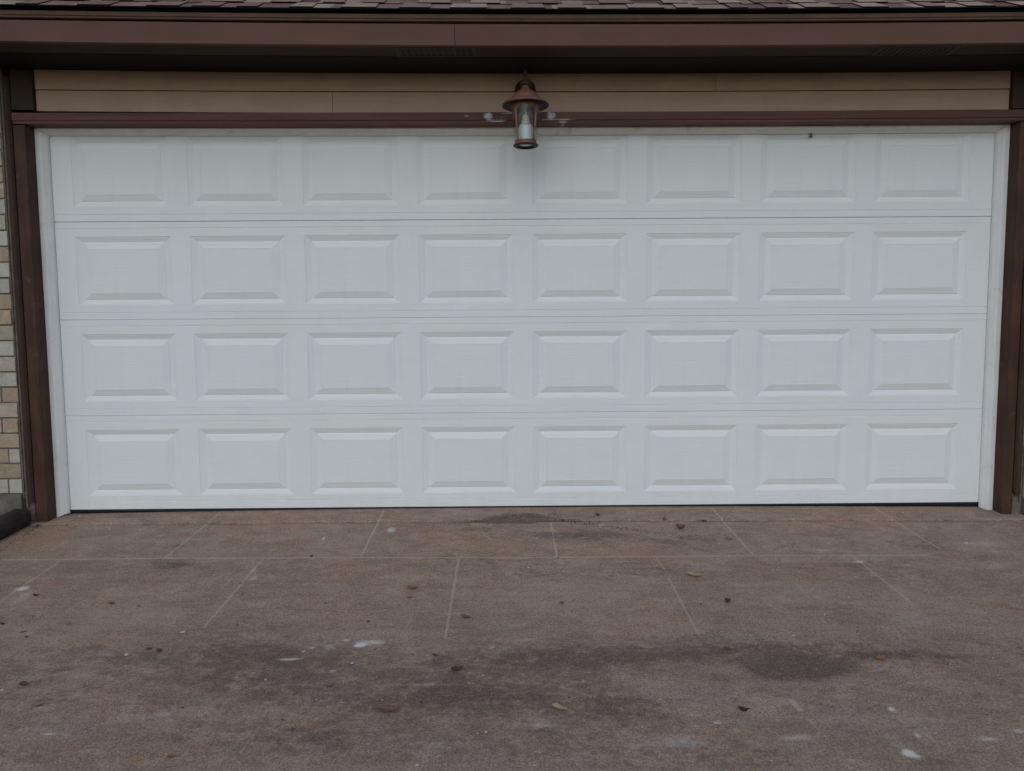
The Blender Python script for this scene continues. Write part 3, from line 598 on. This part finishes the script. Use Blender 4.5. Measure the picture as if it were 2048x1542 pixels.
# ------------------------------------------------------------ the garage door
door = empty('garage_door', (.12, 0, 0), 'wide closed white sectional garage door with rows of raised panels', 'garage door')
H = .5334; PX, PW, PX0 = .6263, .5200, -2.3316
DL, DR = -2.485, 2.742
PTOP, PBOT = .0803, .0801            # stile between seam and panel
ph = H-PTOP-PBOT
def panel_mesh():
    # nested rings: step, ogee down, bevel up to the raised field
    rings = [(0, 0), (.0035, .0030), (.0055, .0024), (.034, .0108), (.0375, .0108), (.0385, .0085), (.075, -.0010), (.0765, 0.0)]
    hz = [(0, 0), (.0035, .0030), (.0055, .0024), (.029, .0108), (.032, .0108), (.033, .0085), (.068, -.0010), (.0695, 0.0)]
    v = []; f = []
    for (ix, d), (iz, d2) in zip(rings, hz):
        iz = iz*1.0
        v += [(ix, d, -iz), (PW-ix, d, -iz), (PW-ix, d, -(ph-iz)), (ix, d, -(ph-iz))]
    for r in range(len(rings)-1):
        for k in range(4):
            a = 4*r+k; a2 = 4*r+(k+1) % 4; f.append((a, a2, a2+4, a+4))
    n = 4*(len(rings)-1); f.append((n, n+1, n+2, n+3))
    me = bpy.data.meshes.new('raised_panel'); me.from_pydata(v, [], [q[::-1] for q in f]); me.materials.append(M_door); me.update()
    return me
pm = panel_mesh()
import bmesh
bm = bmesh.new(); bm.from_mesh(pm)
bmesh.ops.recalc_face_normals(bm, faces=bm.faces)
if sum(fc.normal.y*fc.calc_area() for fc in bm.faces) > 0: bmesh.ops.reverse_faces(bm, faces=bm.faces)
bm.to_mesh(pm); bm.free()
for k in range(4):
    zt = 4*H-k*H; zb = zt-H; s = MB()
    xs_ = [DL]
    for c in range(8): xs_ += [PX0+c*PX, PX0+c*PX+PW]
    xs_.append(DR)
    # horizontal profile of the section face (z, y): seam lips and thin grooves
    gt, gb = zt-.0355, zb+(.0385 if k < 3 else .046)
    e = .0004 if k > 1 else 0
    prof = [(zt-.0008+e, .012 if k == 1 else .003), (zt-.0012+e, .003 if k == 1 else .0016), (zt-.0035+4*e, 0)] + [(gt+.0020, 0), (gt+.0003, .0028), (gt-.0024, 0)] + [(zt-PTOP, 0), (zb+PBOT, 0)] + [(gb+.0020, 0), (gb+.0003, .0028), (gb-.0024, 0)] + [(zb+(.0035 if k == 0 else .0022), 0), (zb+(.0008 if k == 0 else .0004), .003 if k == 0 else .0016), (zb+.0003, .012 if k == 0 else .003)]
    if k == 3: prof[-3:] = [(zb+.004, 0), (zb+.001, .001), (zb, .012)]
    for i in range(len(xs_)-1):
        x0, x1 = xs_[i], xs_[i+1]; inpanel = i % 2 == 1
        for (za, ya), (zb_, yb) in zip(prof[:-1], prof[1:]):
            if inpanel and abs(za-(zt-PTOP)) < 1e-6: continue
            n = len(s.v); s.v += [(x0, ya, za), (x1, ya, za), (x1, yb, zb_), (x0, yb, zb_)]; s.f.append((n+3, n+2, n+1, n)); s.c.append(None)
    s.box(DL, DR, .016, .045, zb+.002, zt-.002)
    sec = s.build('door_section', M_door, door, fix=False)
    for c in range(8):
        p = bpy.data.objects.new('raised_panel', pm); col.objects.link(p); p.parent = sec
        p.location = (PX0+c*PX-.12, 0, zt-PTOP)
b = MB(); n = len(b.v); N = 60
for i in range(N+1):
    x = DL+.04+(DR-DL-.08)*i/N; zl = zc(x)-.004
    b.v += [(x, .006, .0), (x, .003, max(zl, -.008)-.001), (x, .010, zl), (x, .040, zl), (x, .044, .0)]
for i in range(N):
    for j in range(4): a = n+5*i+j; b.f.append((a, a+1, a+6, a+5)); b.c.append(None)
b.build('bottom_seal', M_seal, door)

# ------------------------------------------------------------ lantern
LX, LY = .131, -.300
lan = empty('wall_lantern', (LX, -.107, 2.235), 'weathered copper coach lantern with clear glass hung above the garage door', 'lantern')
b = MB()
def disc(b, r0, r1, ya, yb, cz, seg=32):
    n = len(b.v)
    for r, y in ((.0005, yb), (r0*.55, yb), (r0, ya-(ya-yb)*.55), (r1, ya-.004), (r1, ya)):
        for j in range(seg): a = 2*math.pi*j/seg; b.v.append((LX+.004+r*math.cos(a), y, cz+r*math.sin(a)*1.0))
    for i in range(4):
        for j in range(seg): b.f.append((n+i*seg+j, n+i*seg+(j+1) % seg, n+(i+1)*seg+(j+1) % seg, n+(i+1)*seg+j)); b.c.append(None)
disc(b, .040, .055, -.108, -.128, 2.252); b.build('backplate', M_tarnish_shade, lan, smooth=True)
b = MB()
arm = [(LX, -.125, 2.262), (LX, -.150, 2.285), (LX, -.185, 2.290), (LX, -.225, 2.270), (LX, -.262, 2.243), (LX, -.290, 2.233), (LX, LY, 2.231)]
b.tube(arm, [.009, .008, .008, .008, .008, .009, .010], 10)
b.build('arm', M_tarnish_shade, lan, smooth=True)
b = MB(); b.lathe([(.0005, 2.296), (.005, 2.293), (.0045, 2.283), (.0075, 2.277), (.0065, 2.266), (.0095, 2.257), (.0085, 2.249), (.015, 2.243), (.013, 2.238), (.024, 2.233), (.030, 2.227), (.030, 2.220), (.022, 2.214), (.0005, 2.213)], LX, LY)
b.build('finial', M_tarnish_shade, lan, smooth=True)
b = MB()
b.lathe([(.014, 2.219), (.019, 2.214), (.020, 2.203), (.026, 2.195), (.036, 2.188), (.051, 2.179), (.064, 2.166), (.073, 2.154), (.078, 2.1455), (.081, 2.143), (.092, 2.1385), (.105, 2.131), (.1155, 2.1225), (.1175, 2.1185)], LX, LY, 64)
b.build('cap', M_copper, lan, smooth=True)
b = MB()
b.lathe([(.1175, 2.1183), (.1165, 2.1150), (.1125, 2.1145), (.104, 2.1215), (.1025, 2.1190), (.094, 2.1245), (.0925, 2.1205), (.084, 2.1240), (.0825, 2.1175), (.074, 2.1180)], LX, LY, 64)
b.build('brim', M_tarnish_shade, lan, smooth=False)
z1l, z0l = 2.1165, 1.9435; r1l, r0l = .0735, .0565
def rl(z): return r0l+(r1l-r0l)*(z-z0l)/(z1l-z0l)
b = MB()   # arched band at the top of the body and four tapering posts
seg = 96
def drop(th):
    q = (th-math.pi/4) % (math.pi/2); q = abs(q-math.pi/4)/(math.pi/4)       # 0 mid-window, 1 at a post
    return .009+(.040*(1-math.sqrt(max(0, 1-min(1, q/.86)**2))) if q < .86 else .046+(q-.86)*.12)
n = len(b.v)
for i in range(seg+1):
    th = 2*math.pi*i/seg+math.pi/seg
    zb = z1l-drop(th)
    for (rr, zz) in ((rl(z1l)+.0005, z1l), (rl(zb)+.0005, zb), (rl(zb)-.003, zb), (rl(z1l)-.003, z1l)):
        b.v.append((LX+rr*math.cos(th), LY+rr*math.sin(th), zz))
for i in range(seg):
    for j in range(3): a = n+4*i+j; b.f.append((a, a+1, a+5, a+4)); b.c.append(None)
for q in range(4):
    th = math.pi/4+q*math.pi/2
    b.tube([(LX+(rl(z)+.001)*math.cos(th), LY+(rl(z)+.001)*math.sin(th), z) for z in (z1l-.02, 2.07, 2.0, z0l)], [.0058, .0055, .0048, .0042], 10)
    zz = 2.068; b.tube([(LX+(rl(zz)+.001)*math.cos(th), LY+(rl(zz)+.001)*math.sin(th), zz+k) for k in (-.0035, -.002, .002, .0035)], [.0062, .0085, .0085, .0062], 10)
b.build('frame', M_copper, lan, smooth=False)
b = MB(); b.lathe([(rl(z1l)-.0030, z1l-.002), (rl(z0l)-.0015, z0l+.001), (rl(z0l)-.0035, z0l+.001), (rl(z1l)-.0050, z1l-.002), (rl(z1l)-.0030, z1l-.002)], LX, LY, 64); b.build('glass', M_glass, lan)
b = MB(); b.lathe([(.040, 1.9430), (.0545, 1.9430), (.0555, 1.9400), (.0520, 1.9370), (.0535, 1.9330), (.0600, 1.9270), (.0630, 1.9245)], LX, LY, 56)
b.build('base_ring', M_copper, lan, smooth=True)
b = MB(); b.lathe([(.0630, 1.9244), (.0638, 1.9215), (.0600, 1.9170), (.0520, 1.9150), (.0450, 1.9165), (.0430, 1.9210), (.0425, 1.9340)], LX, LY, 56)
b.build('bottom_rim', M_tarnish_shade, lan, smooth=True)
b = MB(); b.lathe([(.0005, 2.026), (.022, 2.025), (.0315, 2.021), (.0340, 2.013), (.0340, 1.9590), (.0345, 1.9480), (.034, 1.926), (.0005, 1.9225)], LX, LY, 32); b.build('bulb', M_bulb, lan, smooth=True)
b = MB(); b.lathe([(.0005, 2.086), (.0045, 2.083), (.0055, 2.074), (.0140, 2.0705), (.0155, 2.066), (.0225, 2.0275), (.0220, 2.0265)], LX, LY, 28); b.build('socket', M_socket, lan, smooth=False)

# insect on the door
b = MB(); ix, iz = 1.692, 2.040
b.tube([(ix-.002, -.004, iz-.013), (ix-.001, -.005, iz-.008), (ix, -.006, iz-.002), (ix, -.005, iz+.002), (ix+.001, -.006, iz+.006), (ix+.001, -.005, iz+.010)], [.001, .0045, .0040, .0018, .0040, .0015], 10)
for sgn in (-1, 1):
    for q, dz in enumerate((.006, .003, -.001, -.003)):
        up = (.007, .003, -.004, -.008)[q]
        b.tube([(ix, -.005, iz+dz), (ix+sgn*.007, -.010, iz+dz+up*.6), (ix+sgn*.012, -.001, iz+dz+up*1.3)], .0009, 5)
o = b.build('insect', M_insect, smooth=True); tag(o, 'tiny dark insect clinging near the top of the white garage door', 'insect')

# ------------------------------------------------------------ timber edging, bottom left
b = MB(); n = len(b.v); A = Vector((-2.615, -.165)); B_ = Vector((-2.585, -1.9)); NS = 60; NR = 18
for i in range(NS+1):
    t = i/NS; c = A.lerp(B_, t)
    wz = .042; base = zg(c.x, c.y)-.002
    for j in range(NR):
        a = 2*math.pi*j/NR; ca, sa = math.cos(a), math.sin(a)
        pw = .55; ex = math.copysign(abs(ca)**pw, ca); ez = math.copysign(abs(sa)**pw, sa)
        nz = 1+.05*math.sin(j*1.7+i*.31)+.03*math.sin(i*1.3+j*2.9)
        b.v.append((c.x+.060*ex*nz-.0, c.y, base+.046+.046*ez*nz))
for i in range(NS):
    for j in range(NR): b.f.append((n+i*NR+j, n+i*NR+(j+1) % NR, n+(i+1)*NR+(j+1) % NR, n+(i+1)*NR+j)); b.c.append(None)
b.f.append(tuple(range(n, n+NR))); b.c.append(None); b.f.append(tuple(range(n+NS*NR, n+NS*NR+NR))); b.c.append(None)
o = b.build('timber_edging', M_timber, smooth=False); tag(o, 'blackened landscape timber lying along the left edge of the driveway by the brick', 'edging')

# ------------------------------------------------------------ leaves and bits
def leaf_mesh(name, L, wr, curl, jag, mat, kind='leaf'):
    v = []; f = []; nl, nw = 12, 6
    rj = [random.uniform(1-jag, 1+jag*.3) for _ in range((nl+1)*2)]; br = random.uniform(-.25, .25)
    for i in range(nl+1):
        t = i/nl; prof = (math.sin(math.pi*min(1, t*.96+.04)**.8))**.8*L*wr/2
        for j in range(nw+1):
            u = j/nw*2-1; ww = prof*(rj[2*i] if u < 0 else rj[2*i+1])
            y = u*ww+br*L*t*t; x = (t-.5)*L
            z = curl*L*(abs(u)**1.6*.35*(prof/(L*wr/2+1e-6))+(2*t-1)**2*.35)+random.uniform(-.012, .012)*L+.0015
            v.append((x, y, z))
    for i in range(nl):
        for j in range(nw): a = i*(nw+1)+j; f.append((a, a+1, a+nw+2, a+nw+1))
    n = len(v); p0 = v[nw//2]
    sl = L*.22
    v += [(p0[0]+.002, -.0006, p0[2]+.0004), (p0[0]+.002, .0006, p0[2]+.0004), (p0[0]-sl, .0006+sl*.3, .0015), (p0[0]-sl, -.0006+sl*.3, .0015)]; f.append((n, n+1, n+2, n+3))
    me = bpy.data.meshes.new(name); me.from_pydata(v, [], f); me.materials.append(mat); me.update()
    me.polygons.foreach_set('use_smooth', [True]*len(me.polygons)); return me
def put(name, me, x, y, rz, tilt=0):
    o = bpy.data.objects.new(name, me); col.objects.link(o)
    z = zg(x, y)+(.0045 if y > -.22 else .0015)
    o.rotation_euler = (math.atan(SL)+random.uniform(-1, 1)*tilt, random.uniform(-1, 1)*tilt, rz); o.location = (x, y, z)
    m = o.modifiers.new('s', 'SOLIDIFY'); m.thickness = .0007; return o
LL = [('orange-brown curled leaf on the mid driveway just left of the centre joint', 'fallen leaf', .50, .9, .25, .3),
      ('dull brown folded leaf lying right of the centre joint, below the middle slab', 'fallen leaf', .42, .7, .2, -.4),
      ('red-brown upturned leaf near the door, right of the tuft of grass', 'fallen leaf', .75, 1.4, .2, .5),
      ('straw-coloured torn leaf on the right middle slab', 'fallen leaf', .50, .7, .35, -.25),
      ('small tan leaf near the door beside a slanting joint', 'fallen leaf', .45, .8, .2, -.6),
      ('dark brown crumpled leaf alone in the middle of the right slab', 'fallen leaf', .9, 1.6, .2, .4),
      ('ochre leaf lying on the right end of the dark oily stain', 'fallen leaf', .6, .8, .3, .2),
      ('small rust-coloured leaf at the left end of the dark oily stain', 'fallen leaf', .7, 1.0, .2, .1),
      ('blackened curled leaf in the right foreground below the dark stain', 'fallen leaf', .28, 1.2, .3, -.35),
      ('straw-coloured ragged leaf in the centre foreground', 'fallen leaf', .5, .7, .4, -.25),
      ('long dull red leaf lying flat in the left centre foreground', 'fallen leaf', .36, .5, .2, .05),
      ('dark brown crumpled leaf on the dark patch left of centre', 'fallen leaf', .6, .8, .4, .7),
      ('dark wet leaf scrap, left one of a close pair in the left foreground', 'leaf scrap', .5, .6, .3, .8),
      ('dark wet leaf scrap, right one of a close pair in the left foreground', 'leaf scrap', .8, 1.0, .3, 0.),
      ('dark wet leaf scrap near the left edge of the photo in the foreground', 'leaf scrap', .7, .8, .3, 0.),
      ('small rusty leaf scrap on the left slab with the pale film', 'leaf scrap', .4, .9, .3, .3),
      ('small brown leaf scrap on the middle slab between the two joints', 'leaf scrap', .7, 1.3, .3, .3),
      ('small red-brown leaf beside a rust stain at the bottom left', 'leaf scrap', .35, .8, .2, .3),
      ('dark bowed leaf stem on the dark patch in the left centre', 'stem', 0, 0, 0, .2),
      ('dark bowed leaf stem in the far left foreground', 'stem', 0, 0, 0, .2),
      ('pale leaf stem on the left driveway below the dark leaf pair', 'stem', 0, 0, 0, -.1),
      ('pale curled leaf sliver on the left driveway', 'leaf scrap', .25, 1.2, .2, .3),
      ('short blackened leaf sliver above the crumpled dark leaf', 'leaf scrap', .25, .7, .2, 0.),
      ('brown leaf scrap beside the orange rust stain at lower left', 'leaf scrap', .6, .9, .3, .2),
      ('dark leaf scrap lying on the apron just under the door', 'leaf scrap', .6, 1.2, .4, .2)]
for (x, y, L, k), (lab, cat, wr, cu, jg, rz) in zip(LEAVES, LL):
    if 'stem' in k:
        b = MB(); pts = []
        for i in range(9):
            t = i/8; pts.append((x+(t-.5)*L*math.cos(rz)-0, y+(t-.5)*L*math.sin(rz)*1.5+.35*L*(t-.5)**2*4*.6, zg(x, y)+.002+.004*(2*t-1)**2))
        b.tube(pts, [.0008, .0012, .0016, .002, .0022, .002, .0016, .0012, .0008], 6)
        o = b.build('leaf_stem', LM[k], smooth=True)  # thin bowed leaf stem
    else:
        o = put('leaf' if cat == 'fallen leaf' else 'leaf_scrap', leaf_mesh('leaf', L*1.1, wr, cu*.8, jg, LM[k]), x, y, rz, .06)
    tag(o, lab, cat, 'fallen leaves and scraps on the driveway')
def zone(x, y):
    h = 'left' if x < -.9 else ('middle' if x < 1.0 else 'right')
    if y > -.23: return 'on the %s of the apron strip against the door' % h
    if y > -.73: return 'on the %s slabs between apron strip and long cross joint' % h
    if y > -1.485: return 'on the %s slabs just in front of the long cross joint' % h
    return 'on the stained foreground concrete, %s third' % h
cms = [leaf_mesh('leaf_crumb', 1., w_, c_, .4, LM[m_]) for w_, c_, m_ in ((.5, .8, 'dk'), (.35, .6, 'br'), (.6, 1.0, 'db'), (.3, .5, 'br'))]
for i, (x, y, L) in enumerate(CRUMBS):
    o = put('leaf_crumb', cms[i % 4], x, y, random.uniform(-.7, .7), .1); o.scale = (L*.85,)*3; o.modifiers[0].thickness = .03
    tag(o, 'tiny dark leaf crumb '+zone(x, y), 'leaf crumb', 'tiny dark leaf crumbs scattered on the driveway')
def chip_mesh(s):
    random.seed(s); k = 7; v = []; f = []
    for zt in (0, .16):
        for j in range(k): a = 2*math.pi*j/k; r = random.uniform(.32, .52)*(1 if zt == 0 else .9); v.append((r*math.cos(a), r*math.sin(a)*.75, zt*random.uniform(.7, 1.2)))
    f.append(tuple(range(k, 2*k)))
    for j in range(k): f.append((j, (j+1) % k, k+(j+1) % k, k+j))
    me = bpy.data.meshes.new('pale_chip'); me.from_pydata(v, [], f); me.materials.append(M_chip); return me
chs = [chip_mesh(s) for s in (3, 5, 8, 13)]
random.seed(21)
BIG = {8: 'largest white chip, lying on the right driveway near the brown jamb', 14: 'long pale chip on the left driveway above the dark patch',
       25: 'pale grey chip in the left foreground beside the dark leaf pair', 15: 'white chip beside the left door stop at the foot of the door',
       7: 'pale chip on the right slab above the dark oily stain'}
for i, (x, y, L) in enumerate(CHIPS):
    if L > .036 and i not in BIG: L = .02
    o = bpy.data.objects.new('pale_chip', chs[i % 4]); col.objects.link(o); L *= .72
    o.scale = (L, L*random.uniform(.6, 1.1), L*.8); o.rotation_euler = (math.atan(SL), 0, random.uniform(-.6, .6))
    o.location = (x, y, zg(x, y)+(.004 if y > -.22 else .0012))
    tag(o, BIG.get(i, 'tiny pale grit speck '+zone(x, y)), 'chip', 'pale chips and grit specks on the driveway')
# tuft of grass in the seam
b = MB(); gx0, gy0 = .869, -.217
for i in range(9):
    a = random.uniform(-1.1, 1.1); h = random.uniform(.015, .036); x0 = gx0+random.gauss(0, .006)
    pts = [(x0, gy0, zg(x0, gy0)), (x0+a*h*.35, gy0-.003, zg(x0, gy0)+h*.6), (x0+a*h*.9, gy0-.006, zg(x0, gy0)+h)]
    b.tube(pts, [.0012, .0009, .0003], 5)
o = b.build('grass_tuft', M_sprig); tag(o, 'small dry grass tuft growing from the seam below the door', 'grass')
